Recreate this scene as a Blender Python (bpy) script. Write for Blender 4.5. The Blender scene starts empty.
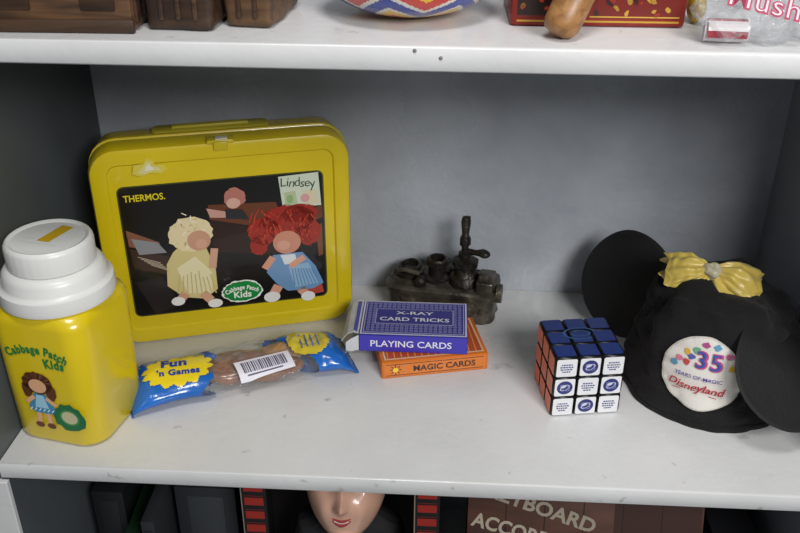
import bpy, bmesh, math, random
from mathutils import Vector, Matrix, Quaternion, noise
random.seed(4)
PI=math.pi
sc=bpy.context.scene
col=sc.collection
try:
    sc.view_settings.view_transform='Standard'; sc.view_settings.look='None'
except Exception: pass

# ---------------------------------------------------------------- materials
def lin(h):
    if isinstance(h,str):
        h=h.lstrip('#'); c=[int(h[i:i+2],16)/255 for i in (0,2,4)]
    else: c=h
    return tuple((x/12.92 if x<=.04045 else ((x+.055)/1.055)**2.4) for x in c)
_mc={}
def pm(hexc,rough=.5,metal=0,var=.08,scale=30,bump=0,bscale=200,coat=0,trans=0,sheen=0,name=None):
    key=(hexc,rough,metal,var,scale,bump,bscale,coat,trans,sheen)
    if key in _mc: return _mc[key]
    m=bpy.data.materials.new(name or ('paint_'+hexc.lstrip('#'))); m.use_nodes=True
    nt=m.node_tree; b=nt.nodes['Principled BSDF']
    c=lin(hexc)
    tc=nt.nodes.new('ShaderNodeTexCoord')
    n=nt.nodes.new('ShaderNodeTexNoise'); n.inputs['Scale'].default_value=scale; n.inputs['Detail'].default_value=5
    nt.links.new(tc.outputs['Object'],n.inputs['Vector'])
    r=nt.nodes.new('ShaderNodeValToRGB')
    r.color_ramp.elements[0].position=.3; r.color_ramp.elements[1].position=.7
    r.color_ramp.elements[0].color=(*[x*(1-var) for x in c],1)
    r.color_ramp.elements[1].color=(*[min(1,x*(1+var)) for x in c],1)
    nt.links.new(n.outputs['Fac'],r.inputs['Fac']); nt.links.new(r.outputs['Color'],b.inputs['Base Color'])
    b.inputs['Roughness'].default_value=rough; b.inputs['Metallic'].default_value=metal
    b.inputs['Coat Weight'].default_value=coat
    if sheen: b.inputs['Sheen Weight'].default_value=sheen
    if trans: b.inputs['Transmission Weight'].default_value=trans
    if bump:
        n2=nt.nodes.new('ShaderNodeTexNoise'); n2.inputs['Scale'].default_value=bscale; n2.inputs['Detail'].default_value=6
        nt.links.new(tc.outputs['Object'],n2.inputs['Vector'])
        bp=nt.nodes.new('ShaderNodeBump'); bp.inputs['Strength'].default_value=bump; bp.inputs['Distance'].default_value=.002
        nt.links.new(n2.outputs['Fac'],bp.inputs['Height']); nt.links.new(bp.outputs['Normal'],b.inputs['Normal'])
    _mc[key]=m; return m
def painted(name,base,dirt,lo=.30,hi=.8,scale=6,rough=.45,speck=.0,bump=.12,rvar=.15):
    """worn gloss-painted board"""
    m=bpy.data.materials.new(name); m.use_nodes=True; nt=m.node_tree; b=nt.nodes['Principled BSDF']
    tc=nt.nodes.new('ShaderNodeTexCoord')
    n=nt.nodes.new('ShaderNodeTexNoise'); n.inputs['Scale'].default_value=scale; n.inputs['Detail'].default_value=4; n.inputs['Roughness'].default_value=.55
    nt.links.new(tc.outputs['Object'],n.inputs['Vector'])
    r=nt.nodes.new('ShaderNodeValToRGB'); r.color_ramp.elements[0].position=lo; r.color_ramp.elements[1].position=hi
    r.color_ramp.elements[0].color=(*lin(base),1); r.color_ramp.elements[1].color=(*lin(dirt),1)
    nt.links.new(n.outputs['Fac'],r.inputs['Fac']); out=r.outputs['Color']
    if speck:
        for (scl,lo_,hi_,cc) in ((70,.69,.75,'7a7870'),(22,.70,.74,'9a9890')):
            n3=nt.nodes.new('ShaderNodeTexNoise'); n3.inputs['Scale'].default_value=scl; n3.inputs['Detail'].default_value=5
            nt.links.new(tc.outputs['Object'],n3.inputs['Vector'])
            r3=nt.nodes.new('ShaderNodeValToRGB'); r3.color_ramp.elements[0].position=lo_; r3.color_ramp.elements[1].position=hi_
            r3.color_ramp.elements[0].color=(0,0,0,1); r3.color_ramp.elements[1].color=(speck,speck,speck,1)
            nt.links.new(n3.outputs['Fac'],r3.inputs['Fac'])
            mx=nt.nodes.new('ShaderNodeMix'); mx.data_type='RGBA'
            nt.links.new(r3.outputs['Color'],mx.inputs['Factor']); nt.links.new(out,mx.inputs['A']); mx.inputs['B'].default_value=(*lin(cc),1)
            out=mx.outputs['Result']
    nt.links.new(out,b.inputs['Base Color'])
    n4=nt.nodes.new('ShaderNodeTexNoise'); n4.inputs['Scale'].default_value=9; n4.inputs['Detail'].default_value=6
    nt.links.new(tc.outputs['Object'],n4.inputs['Vector'])
    mr=nt.nodes.new('ShaderNodeMapRange'); mr.inputs['From Min'].default_value=.3; mr.inputs['From Max'].default_value=.7
    mr.inputs['To Min'].default_value=rough-rvar; mr.inputs['To Max'].default_value=rough+rvar
    nt.links.new(n4.outputs['Fac'],mr.inputs['Value']); nt.links.new(mr.outputs[0],b.inputs['Roughness'])
    n2=nt.nodes.new('ShaderNodeTexNoise'); n2.inputs['Scale'].default_value=110; n2.inputs['Detail'].default_value=4
    nt.links.new(tc.outputs['Object'],n2.inputs['Vector'])
    bp=nt.nodes.new('ShaderNodeBump'); bp.inputs['Strength'].default_value=bump; bp.inputs['Distance'].default_value=.002
    nt.links.new(n2.outputs['Fac'],bp.inputs['Height']); nt.links.new(bp.outputs['Normal'],b.inputs['Normal'])
    return m
def woodm(name,c1,c2,scale=12,axis=(1,6,6),rough=.5):
    m=bpy.data.materials.new(name); m.use_nodes=True; nt=m.node_tree; b=nt.nodes['Principled BSDF']
    tc=nt.nodes.new('ShaderNodeTexCoord'); mp=nt.nodes.new('ShaderNodeMapping'); mp.inputs['Scale'].default_value=axis
    nt.links.new(tc.outputs['Object'],mp.inputs['Vector'])
    n=nt.nodes.new('ShaderNodeTexNoise'); n.inputs['Scale'].default_value=scale; n.inputs['Detail'].default_value=8; n.inputs['Distortion'].default_value=.6
    nt.links.new(mp.outputs['Vector'],n.inputs['Vector'])
    r=nt.nodes.new('ShaderNodeValToRGB'); r.color_ramp.elements[0].position=.35; r.color_ramp.elements[1].position=.65
    r.color_ramp.elements[0].color=(*lin(c1),1); r.color_ramp.elements[1].color=(*lin(c2),1)
    nt.links.new(n.outputs['Fac'],r.inputs['Fac']); nt.links.new(r.outputs['Color'],b.inputs['Base Color'])
    b.inputs['Roughness'].default_value=rough
    return m
def clearplastic(name,tint=(1,1,1),mixf=.28):
    m=bpy.data.materials.new(name); m.use_nodes=True; nt=m.node_tree
    for n in list(nt.nodes): nt.nodes.remove(n)
    o=nt.nodes.new('ShaderNodeOutputMaterial'); t=nt.nodes.new('ShaderNodeBsdfTransparent'); t.inputs[0].default_value=(*tint,1)
    g=nt.nodes.new('ShaderNodeBsdfPrincipled'); g.inputs['Base Color'].default_value=(.60,.62,.65,1); g.inputs['Roughness'].default_value=.06
    mx=nt.nodes.new('ShaderNodeMixShader'); mx.inputs[0].default_value=mixf
    nz=nt.nodes.new('ShaderNodeTexNoise'); nz.inputs['Scale'].default_value=75; nz.inputs['Distortion'].default_value=1.2
    bp=nt.nodes.new('ShaderNodeBump'); bp.inputs['Strength'].default_value=1; bp.inputs['Distance'].default_value=.008
    tc=nt.nodes.new('ShaderNodeTexCoord'); nt.links.new(tc.outputs['Object'],nz.inputs['Vector'])
    nt.links.new(nz.outputs['Fac'],bp.inputs['Height']); nt.links.new(bp.outputs['Normal'],g.inputs['Normal'])
    nt.links.new(t.outputs[0],mx.inputs[1]); nt.links.new(g.outputs[0],mx.inputs[2]); nt.links.new(mx.outputs[0],o.inputs[0])
    return m

# ---------------------------------------------------------------- mesh helpers
def loft(bm,rings,cap0=True,cap1=True,mi=0,mf=None):
    vr=[[bm.verts.new(p) for p in r] for r in rings]
    n=len(rings[0])
    for i in range(len(vr)-1):
        for j in range(n):
            f=bm.faces.new((vr[i][j],vr[i][(j+1)%n],vr[i+1][(j+1)%n],vr[i+1][j]))
            f.material_index=mf(i,j) if mf else mi
    if cap0: bm.faces.new(vr[0][::-1]).material_index=mf(0,0) if mf else mi
    if cap1: bm.faces.new(vr[-1]).material_index=mf(len(vr)-2,0) if mf else mi
    return vr
def rrect(w,h,r,n=5,cx=0,cy=0):
    pts=[]
    r=min(r,w/2-1e-5,h/2-1e-5)
    for (sx,sy,a0) in ((1,1,0),(-1,1,PI/2),(-1,-1,PI),(1,-1,3*PI/2)):
        for k in range(n+1):
            a=a0+PI/2*k/n
            pts.append((cx+sx*(w/2-r)+r*math.cos(a),cy+sy*(h/2-r)+r*math.sin(a)))
    return pts
def box(bm,cx,cy,cz,sx,sy,sz,bev=.0008,mi=0,rot=None,seg=2):
    M=Matrix.Translation((cx,cy,cz))
    if rot is not None: M=M@rot
    r=bmesh.ops.create_cube(bm,size=1,matrix=M@Matrix.Diagonal((sx,sy,sz,1)))
    vs=r['verts']; fs=set(f for v in vs for f in v.link_faces)
    for f in fs: f.material_index=mi
    if bev>0:
        es=list(set(e for v in vs for e in v.link_edges))
        rb=bmesh.ops.bevel(bm,geom=es,offset=bev,segments=seg,affect='EDGES',profile=.5)
        for f in rb['faces']: f.material_index=mi
def lathe(bm,prof,cx=0,cy=0,seg=40,mi=0,M=None,mf=None,rf=None):
    M=M or Matrix.Identity(4)
    rings=[]
    for r,z in prof:
        rings.append([M@Vector((cx+(r*(rf(2*PI*k/seg,z) if rf else 1))*math.cos(2*PI*k/seg),cy+(r*(rf(2*PI*k/seg,z) if rf else 1))*math.sin(2*PI*k/seg),z)) for k in range(seg)])
    loft(bm,rings,prof[0][0]>1e-6,prof[-1][0]>1e-6,mi,mf)
def ball(bm,c,s,mi=0,u=20,v=12,rot=None):
    M=Matrix.Translation(c)
    if rot is not None: M=M@rot
    r=bmesh.ops.create_uvsphere(bm,u_segments=u,v_segments=v,radius=1,matrix=M@Matrix.Diagonal((s[0],s[1],s[2],1)))
    for f in set(f for q in r['verts'] for f in q.link_faces): f.material_index=mi
def tube(bm,pts,rads,seg=12,mi=0):
    pts=[Vector(p) for p in pts]
    if not isinstance(rads,(list,tuple)): rads=[rads]*len(pts)
    rings=[]; ref=Vector((0,0,1))
    for i,p in enumerate(pts):
        t=(pts[min(i+1,len(pts)-1)]-pts[max(i-1,0)]).normalized()
        a=t.cross(ref)
        if a.length<.1: a=t.cross(Vector((1,0,0)))
        a.normalize(); b=t.cross(a)
        rings.append([p+rads[i]*(math.cos(2*PI*k/seg)*a+math.sin(2*PI*k/seg)*b) for k in range(seg)])
    loft(bm,rings,True,True,mi)
def rough_up(bm,amp,sc_,seed=0):
    bm.normal_update()
    for v in bm.verts: v.co+=v.normal*noise.noise(v.co*sc_+Vector((seed,0,0)))*amp
def finish(name,bm,mats,parent=None,smooth=True,loc=None,angle=40):
    bmesh.ops.recalc_face_normals(bm,faces=bm.faces)
    me=bpy.data.meshes.new(name); bm.to_mesh(me); bm.free()
    for m in (mats if isinstance(mats,(list,tuple)) else [mats]): me.materials.append(m)
    if smooth:
        for p in me.polygons: p.use_smooth=True
        try: me.set_sharp_from_angle(angle=math.radians(angle))
        except Exception: pass
    o=bpy.data.objects.new(name,me); col.objects.link(o)
    if parent: o.parent=parent
    if loc: o.location=loc
    return o
def thing(name,loc,rz,label,cat,group=None):
    e=bpy.data.objects.new(name,None); e.empty_display_size=.02; col.objects.link(e)
    e.location=loc; e.rotation_euler=(0,0,rz); e['label']=label; e['category']=cat
    if group: e['group']=group
    return e
def struct(name,bm,mat):
    o=finish(name,bm,mat,smooth=False); o['kind']='structure'; return o

class Decal:
    def __init__(s,mapfn,rough=.4,coat=0): s.f=mapfn; s.v=[]; s.fc=[]; s.fm=[]; s.m=[]; s.rough=rough; s.coat=coat
    def mi(s,c):
        m=pm(c,s.rough,0,.03,40,coat=s.coat)
        if m not in s.m: s.m.append(m)
        return s.m.index(m)
    def _h(s,layer): return .00025+.00016*layer
    def poly(s,pts,c,layer=0):
        b=len(s.v); s.v+=[s.f(x,y,s._h(layer)) for x,y in pts]; s.fc.append(list(range(b,b+len(pts)))); s.fm.append(s.mi(c))
    def rect(s,x0,y0,x1,y1,c,layer=0): s.poly([(x0,y0),(x1,y0),(x1,y1),(x0,y1)],c,layer)
    def rrect(s,x0,y0,x1,y1,r,c,layer=0): s.poly(rrect(x1-x0,y1-y0,r,5,(x0+x1)/2,(y0+y1)/2),c,layer)
    def ell(s,cx,cy,rx,ry,c,layer=0,rot=0,seg=28,rings=1,jag=0):
        pts=[]
        for q in range(1,rings+1):
            ring=[]
            for k in range(seg):
                a=2*PI*k/seg; j=1+jag*(random.random()-.5) if jag else 1
                x=rx*math.cos(a)*q/rings*j; y=ry*math.sin(a)*q/rings*j
                ring.append((cx+x*math.cos(rot)-y*math.sin(rot),cy+x*math.sin(rot)+y*math.cos(rot)))
            pts.append(ring)
        m=s.mi(c)
        if rings==1: s.poly(pts[0],c,layer); return
        b=len(s.v); s.v.append(s.f(cx,cy,s._h(layer)))
        for r in pts: s.v+=[s.f(x,y,s._h(layer)) for x,y in r]
        for k in range(seg):
            s.fc.append([b,b+1+k,b+1+(k+1)%seg]); s.fm.append(m)
            for q in range(rings-1):
                o=b+1+q*seg; s.fc.append([o+k,o+seg+k,o+seg+(k+1)%seg,o+(k+1)%seg]); s.fm.append(m)
    def ring(s,cx,cy,r0,r1,c,layer=0,sy=1,rot=0,a0=0,a1=2*PI,seg=30):
        m=s.mi(c); b=len(s.v)
        for k in range(seg+1):
            a=a0+(a1-a0)*k/seg
            for r in (r0,r1):
                x,y=r*math.cos(a),r*sy*math.sin(a); s.v.append(s.f(cx+x*math.cos(rot)-y*math.sin(rot),cy+x*math.sin(rot)+y*math.cos(rot),s._h(layer)))
        for k in range(seg): s.fc.append([b+2*k,b+2*k+1,b+2*k+3,b+2*k+2]); s.fm.append(m)
    def line(s,x0,y0,x1,y1,w,c,layer=0):
        d=Vector((x1-x0,y1-y0)).normalized(); n=Vector((-d.y,d.x))*w/2
        s.poly([(x0+n.x,y0+n.y),(x0-n.x,y0-n.y),(x1-n.x,y1-n.y),(x1+n.x,y1+n.y)],c,layer)
    def text(s,t,cx,cy,size,c,layer=2,rot=0,xs=1,bold=0,shear=0,warp=None,align='CENTER',sp=1.0):
        cu=bpy.data.curves.new('t','FONT'); cu.body=t; cu.size=size; cu.align_x=align; cu.align_y='CENTER'; cu.shear=shear; cu.offset=bold*size; cu.resolution_u=3; cu.space_character=sp
        o=bpy.data.objects.new('t',cu); col.objects.link(o)
        dg=bpy.context.evaluated_depsgraph_get(); dg.update()
        me=bpy.data.meshes.new_from_object(o.evaluated_get(dg))
        b=len(s.v); m=s.mi(c)
        for v in me.vertices:
            x,y=v.co.x*xs,v.co.y
            if warp: x,y=warp(x,y)
            s.v.append(s.f(cx+x*math.cos(rot)-y*math.sin(rot),cy+x*math.sin(rot)+y*math.cos(rot),s._h(layer)))
        for p in me.polygons: s.fc.append([b+i for i in p.vertices]); s.fm.append(m)
        bpy.data.objects.remove(o); bpy.data.curves.remove(cu); bpy.data.meshes.remove(me)
    def build(s,name,parent,label=None):
        me=bpy.data.meshes.new(name); me.from_pydata([tuple(v) for v in s.v],[],s.fc)
        for m in s.m: me.materials.append(m)
        for p,i in zip(me.polygons,s.fm): p.material_index=i
        me.update()
        o=bpy.data.objects.new(name,me); col.objects.link(o); o.parent=parent
        if label: o['label']=label
        return o
def plane(o,x,y):
    o,x,y=Vector(o),Vector(x).normalized(),Vector(y).normalized(); n=x.cross(y)
    return lambda u,v,h: o+x*u+y*v+n*h
def arch(R):
    return lambda x,y:((R+y)*math.sin(x/R),(R+y)*math.cos(x/R)-R)

# ---------------------------------------------------------------- camera
yaw,pitch,roll=-.0527,.5039,.0055
right=Vector((math.cos(yaw),-math.sin(yaw),0)); fwd=Vector((math.sin(yaw)*math.cos(pitch),math.cos(yaw)*math.cos(pitch),-math.sin(pitch)))
up=right.cross(fwd)
r2=right*math.cos(roll)+up*math.sin(roll); u2=-right*math.sin(roll)+up*math.cos(roll)
cam=bpy.data.cameras.new('camera'); cam.sensor_width=36; cam.lens=904.1*36/800; cam.clip_start=.01
co=bpy.data.objects.new('camera',cam); col.objects.link(co)
M=Matrix((r2,u2,-fwd)).transposed().to_4x4(); M.translation=Vector((.3272,-.5149,.4626)); co.matrix_world=M
sc.camera=co

W,D,HU,T=.6338,.2808,.3091,.0152
LZ=-.30
# ---------------------------------------------------------------- structure
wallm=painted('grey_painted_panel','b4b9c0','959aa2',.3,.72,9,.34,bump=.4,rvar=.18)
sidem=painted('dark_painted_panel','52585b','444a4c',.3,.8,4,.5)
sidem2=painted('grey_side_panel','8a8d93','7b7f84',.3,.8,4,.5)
shelfm=painted('white_worn_paint','dadada','c3c3c2',.3,.8,5,.28,speck=.5,bump=.15)
bm=bmesh.new(); box(bm,W/2,D+.006,.17,W+.06,.012,1.0,0); struct('wall_back',bm,wallm)
XL=-.0045   # the side panel is very slightly splayed towards the front
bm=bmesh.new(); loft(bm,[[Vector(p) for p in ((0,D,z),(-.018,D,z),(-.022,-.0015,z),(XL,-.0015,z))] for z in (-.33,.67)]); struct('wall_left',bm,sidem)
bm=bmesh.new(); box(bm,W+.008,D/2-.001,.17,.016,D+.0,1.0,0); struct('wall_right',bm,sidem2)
bm=bmesh.new(); box(bm,-.010,-.0043,-.170,.020,.005,.305,.0008); struct('trim_1',bm,shelfm)
def shelf(z,label):
    bm=bmesh.new()
    loft(bm,[[Vector((x,y,zz)) for x,y in ((.0004+i,D-.0004),(XL+.0004+i,-.0046+j),(W-.0004-i,-.0046+j),(W-.0004-i,D-.0004))] for zz,i,j in ((z-T,.0008,.0012),(z-T+.0012,0,0),(z-.0014,0,0),(z-.0004,.0003,.0006),(z,.0008,.0018))])
    o=finish('shelf_board',bm,shelfm,angle=60); o['label']=label; o['category']='shelf'; o['group']='painted boards of the display shelf'
    return o
s1=shelf(0,'white painted shelf board with scuffed front edge')
s2=shelf(HU+T,'white painted upper shelf board with two small screws')
s3=shelf(LZ,'white painted lower shelf board in shadow')
for (x,z) in ((.308,HU+.0125),(.323,HU+.0085)):
    bm=bmesh.new(); lathe(bm,[(0,0),(.0012,0),(.0010,.0006),(0,.0008)],seg=14,M=Matrix.Translation((x,-.0046,z))@Matrix.Rotation(PI/2,4,'X'))
    o=finish('screw',bm,pm('#8e8a82',.4,.4)); o.parent=s2; o['label']='small dark screw head'

# ---------------------------------------------------------------- lunch box
yel=pm('#d9c016',.27,0,.07,12,coat=.4,bump=.06,bscale=60,name='yellow_plastic')
LB=thing('lunch_box',(.1395,.186,0),math.radians(16.6),'yellow plastic lunch box with picture panel standing against the back','lunch box')
LW,LH,LD=.219,.189,.060
def lring(ins,y,r=.024,top=0):
    return [Vector((x,y,z+(top*z/LH))) for x,z in rrect(LW-2*ins,LH-2*ins,max(r-ins,.006),7,0,LH/2)]
bm=bmesh.new()
loft(bm,[lring(.0165,.0022),lring(.0155,.0022),lring(.014,.0006),lring(.005,0),lring(.0015,.0012),lring(0,.005),lring(0,.022),lring(.0018,.0232),lring(.0035,.0236)])
finish('front_shell',bm,yel,LB)
bm=bmesh.new()
loft(bm,[lring(.0035,.0242),lring(.001,.0244),lring(-.0008,.0255),lring(-.0008,.029),lring(.001,.030),lring(.002,.050),lring(.004,.056),lring(.010,LD)])
finish('back_shell',bm,yel,LB)
bm=bmesh.new()
loft(bm,[[Vector((x,y,z)) for x,y in rrect(.100-2*i,.017-2*i,.006,5,-.006,.0405)] for z,i in ((.186,0),(.1895,0),(.1902,.0008))])
box(bm,-.006,.0405,.1908,.066,.007,.0030,.0012)
finish('handle',bm,pm('#b9aa30',.42,0,.08,20,name='yellow_plastic_handle'),LB)
bm=bmesh.new(); box(bm,.000,.0065,.1885,.023,.013,.0040,.0015); box(bm,.000,-.0006,.1855,.012,.0025,.008,.0008)
o=finish('latch',bm,pm('#cdb71c',.35,0,.05),LB)
bm=bmesh.new(); box(bm,.001,.005,.1908,.010,.008,.0012,.0004)
o=finish('latch_sticker',bm,pm('#d9d6c2',.5,0,.1,60),LB); o['label']='small worn white piece on the clip'
# picture panel
x0,x1,z0,z1=-.088,.0845,.029,.154
mp=plane((x0,.0022,z0),(1,0,0),(0,0,1))
w,h=x1-x0,z1-z0
d=Decal(mp,.28,.3)
def P(px,py):
    a=(px-118)/207; b=1-((py-185)+(px-118)*.085)/126
    return a*w,b*h
def PP(l): return [P(*q) for q in l]
d.rrect(-.0012,-.0012,w+.0012,h+.0012,.006,'#4a4a20',0)
d.rrect(0,0,w,h,.005,'#14110f',1)
d.poly(PP([(205,200),(275,197),(280,212),(324,200),(324,212),(285,226),(205,214)]),'#6b3a22',2)
d.poly(PP([(206,214),(282,228),(281,250),(207,246)]),'#2e1a12',2)
d.poly(PP([(120,224),(152,236),(150,246),(121,240)]),'#8a5a44',2)
d.poly(PP([(121,242),(160,250),(157,268),(123,262)]),'#3d2a22',2)
d.poly(PP([(124,232),(150,236),(158,246),(130,248)]),'#8f9094',3)
for k in range(5): d.line(*P(128+3*k,250+2*k),*P(150+2*k,256+2*k),.0006,'#c9b9a0',4)
d.poly(PP([(316,222),(323,218),(323,250),(318,252)]),'#7a4a2c',2)
d.poly(PP([(122,276),(150,270),(165,300),(138,309)]),'#2a2320',2)
# name card
d.poly(PP([(279,173),(321,168),(323,200),(282,203)]),'#cfd8c4',3)
d.poly(PP([(284,188),(296,186),(298,200),(285,201)]),'#b8c39a',4); d.poly(PP([(303,186),(319,184),(321,198),(306,200)]),'#d8cfae',4)
d.ell(*P(306,193),.004,.004,'#d7a0a0',5); d.ell(*P(290,194),.003,.004,'#8fb27a',5)
for ch,px_,dy,ro in (('L',283,0,.1),('i',288,.0004,0),('n',292.5,-.0003,-.1),('d',298,.0005,.12),('s',303.5,-.0002,-.1),('e',308.5,.0003,.05),('y',314,-.0006,.15)):
    x_,y_=P(px_,178.5); d.text(ch,x_,y_+dy,.0118,'#1b3a30',6,rot=ro,bold=-.006,shear=.15)
d.text('THERMOS.',*P(143,193),.0085,'#e6d21c',6,bold=.02,xs=.86)
# plain generic stand-in figures: soft colour shapes only
d.ell(*P(233,192),.0098,.0085,'#b9766a',5,jag=.2,seg=26); d.ell(*P(231,198),.006,.005,'#d9ab98',6)
d.poly(PP([(203,203),(222,206),(222,212),(206,212)]),'#c9998a',5)
d.poly(PP([(222,204),(240,204),(246,214),(222,213)]),'#2b2b2f',5)
d.poly(PP([(164,246),(176,236),(198,240),(206,262),(206,284),(192,294),(170,292),(154,280),(156,258)]),'#d9c98a',4)
d.poly(PP([(166,262),(186,250),(202,266),(200,288),(174,288)]),'#ece2b6',5)
for k in range(9): d.line(*P(168+4*k,268+random.uniform(-4,4)),*P(164+5*k,288),.0010,'#cdbb78',6)
d.ell(*P(184,228),.019,.017,'#ead9ac',6,jag=.15,seg=34)
for k in range(40):
    a=random.uniform(0,2*PI); r_=random.uniform(0,1)**.5; cx,cy=184+19*r_*math.cos(a),226+17*r_*math.sin(a)
    d.line(*P(cx,cy),*P(cx+random.uniform(-5,5),cy+random.uniform(-5,5)),.0009,random.choice(('#f6efd8','#cdb880','#e0cf9c')),7)
d.ell(*P(192,234),.0100,.0098,'#cf9c80',8); d.ell(*P(194,237),.0050,.0045,'#dca98e',9)
d.line(*P(203,262),*P(207,242),.0065,'#d6a488',7)
d.line(*P(172,288),*P(166,294),.008,'#d39f80',5); d.line(*P(190,288),*P(198,296),.008,'#dba888',5)
d.ell(*P(163,296),.006,.0045,'#efece6',6); d.ell(*P(202,299),.0065,.0045,'#efece6',6)
for (px,py,rx,ry) in ((287,214,.023,.014),(260,226,.014,.013),(308,226,.011,.014),(254,240,.008,.010),(300,208,.016,.009)):
    d.ell(*P(px,py),rx,ry,'#a02718',4,jag=.14,seg=34)
for k in range(90):
    a=random.uniform(248,312); b=random.uniform(204,232); d.line(*P(a,b),*P(a+random.uniform(-9,9),b+random.uniform(5,12)),.0009,random.choice(('#d2492e','#7d1a12','#c23a24','#8a1f14')),5)
d.ell(*P(284,237),.0125,.0115,'#cf8f76',6); d.ell(*P(280,240),.006,.005,'#dba48c',7)
d.poly(PP([(268,250),(300,247),(314,262),(322,280),(310,286),(282,288),(270,280),(260,268)]),'#6f98c2',5)
d.poly(PP([(276,250),(292,249),(294,258),(280,260)]),'#e0e4e8',6)
d.poly(PP([(284,262),(306,258),(318,280),(290,284)]),'#93b8d8',6)
for k in range(8): d.line(*P(288+3*k,264),*P(290+4*k,282),.0009,'#5f88b4',7)
d.line(*P(268,252),*P(258,264),.0065,'#d99c80',6); d.line(*P(302,252),*P(286,262),.006,'#dda084',7)
d.line(*P(272,282),*P(266,291),.009,'#dba086',5); d.line(*P(296,286),*P(302,292),.008,'#dba086',5)
d.ell(*P(264,294),.0075,.0055,'#eceae6',6); d.ell(*P(304,294),.0065,.005,'#eceae6',6)
d.poly(PP([(286,284),(320,281),(322,290),(300,294)]),'#b8483a',4)
# green outlined emblem
d.ell(*P(232,287),.0185,.0115,'#f0f2ea',5,seg=40,jag=.10); d.ell(*P(232,287),.0172,.0103,'#128a3e',6,seg=40,jag=.10)
for bo,c_,la in ((.012,'#f2f5ea',8),):
    d.text('Cabbage Patch',*P(232,283),.0060,c_,la,xs=.82,bold=bo+.02,sp=1.08,warp=arch(.026)); d.text('Kids',*P(232,290.5),.0088,c_,la,bold=bo+.02,sp=1.05)
d.build('picture_panel',LB,'printed colour picture of two dolls on dark background')
d=Decal(plane((-.060,0,.1705),(1,0,0),(0,0,1)),.4)  # whitish smear: glare painted as colour, together with torn sticker residue
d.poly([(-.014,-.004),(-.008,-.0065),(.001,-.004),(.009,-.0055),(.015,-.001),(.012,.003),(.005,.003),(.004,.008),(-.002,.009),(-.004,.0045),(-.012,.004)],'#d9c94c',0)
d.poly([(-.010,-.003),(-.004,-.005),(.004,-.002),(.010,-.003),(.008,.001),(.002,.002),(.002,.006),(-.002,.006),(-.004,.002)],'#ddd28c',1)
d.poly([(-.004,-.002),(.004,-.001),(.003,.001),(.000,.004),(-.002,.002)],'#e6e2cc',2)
d.build('residue_and_glare',LB,'pale torn sticker residue with painted glare')

# ---------------------------------------------------------------- vacuum flask
TH=thing('drink_flask',(.0395,.0580,0),math.radians(-12),'yellow square drink flask with white screw cap','flask')
S=.0770
def tring(s,r,z,circ=0,cr=.04):
    pts=rrect(s,s,r,8); out=[]
    for x,y in pts:
        a=math.atan2(y,x); out.append(Vector((x*(1-circ)+circ*cr*math.cos(a),y*(1-circ)+circ*cr*math.sin(a),z)))
    return out
bm=bmesh.new()
loft(bm,[tring(S-.010,.016,0),tring(S-.003,.018,.0015),tring(S,.018,.005),tring(S+.001,.017,.05),tring(S+.002,.017,.106),tring(S,.018,.1115,.04,.041),tring(S-.006,.021,.1155,.5,.0405),tring(S-.008,.024,.1168,1,.0385)])
finish('body',bm,pm('#d9bf12',.27,0,.06,12,coat=.4,name='yellow_flask_plastic'),TH)
wht=pm('#dcdcd8',.32,0,.03,20,name='white_plastic')
bm=bmesh.new()
lathe(bm,[(0,.1158),(.0395,.1158),(.0420,.117),(.0425,.120),(.0415,.128),(.0385,.1292),(.0375,.131),(.0370,.138),(.0345,.1415),(.031,.143),(0,.1432)],seg=56)
finish('collar',bm,wht,TH)
bm=bmesh.new()
lathe(bm,[(0,.1432),(.0305,.1432),(.0315,.1442),(.0315,.1590),(.0305,.1615),(.0290,.1625),(.0270,.1618),(.0262,.1610),(0,.1610)],seg=96,rf=lambda a,z:1+(.012 if (.1445<z<.160 and int(round(a/(2*PI)*96))%3==0) else 0))
finish('screw_cap',bm,wht,TH)
d=Decal(plane((0,0,.1610),(1,0,0),(0,1,0)),.4)
d.poly([(-.0055,-.006),(.0045,-.006),(.0085,.020),(-.0015,.021)],'#c9a41c',0)
d.line(-.018,-.004,-.008,-.004,.0006,'#cdcdc8',0); d.line(-.016,-.010,.014,-.010,.0006,'#cdcdc8',0)
d.build('cap_mark',TH,'small yellow panel on the cap top')
d=Decal(plane((0,-S/2-.0010,0),(1,0,0),(0,0,1)),.4)
for (t,cx,cy,s) in (('Cabbage Patch',.0005,.0885,.0100),('Kids',.014,.0775,.0110)):
    d.text(t,cx,cy,s,'#1e7a3a',1,xs=.78,bold=.045,sp=1.14,warp=arch(.052))
d.ell(-.004,.0580,.0125,.0100,'#5a3318',1,seg=30,jag=.12)
d.ell(-.0140,.0510,.0045,.0075,'#5a3318',1,seg=20,jag=.2); d.ell(.0065,.0510,.0045,.0075,'#5a3318',1,seg=20,jag=.2)
for k in range(26):
    a=random.uniform(0,PI); d.line(-.004+.006*math.cos(a),.058+.004*math.sin(a),-.004+.0125*math.cos(a),.058+.010*math.sin(a),.0007,random.choice(('#7c4c28','#452410')),2)
d.ell(-.004,.0555,.0075,.0062,'#dba980',3)
d.poly([(-.009,.048),(.001,.048),(.0075,.034),(.003,.030),(-.011,.030),(-.0155,.034)],'#3f86ae',1)
d.poly([(-.007,.047),(-.001,.047),(.002,.035),(-.010,.035)],'#9ac8da',2)
for k in range(6): d.line(-.0145+.0037*k,.032,-.0125+.0037*k,.0345,.0008,'#dff0f2',3)
d.line(-.009,.045,-.0165,.039,.0035,'#dba980',2); d.line(.001,.045,.0085,.039,.0035,'#dba980',2)
d.line(-.008,.030,-.0085,.021,.004,'#dba980',1); d.line(.000,.030,.0005,.021,.004,'#dba980',1)
d.ell(-.009,.0185,.0038,.0026,'#6a3a20',2); d.ell(.001,.0185,.0038,.0026,'#6a3a20',2)
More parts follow.
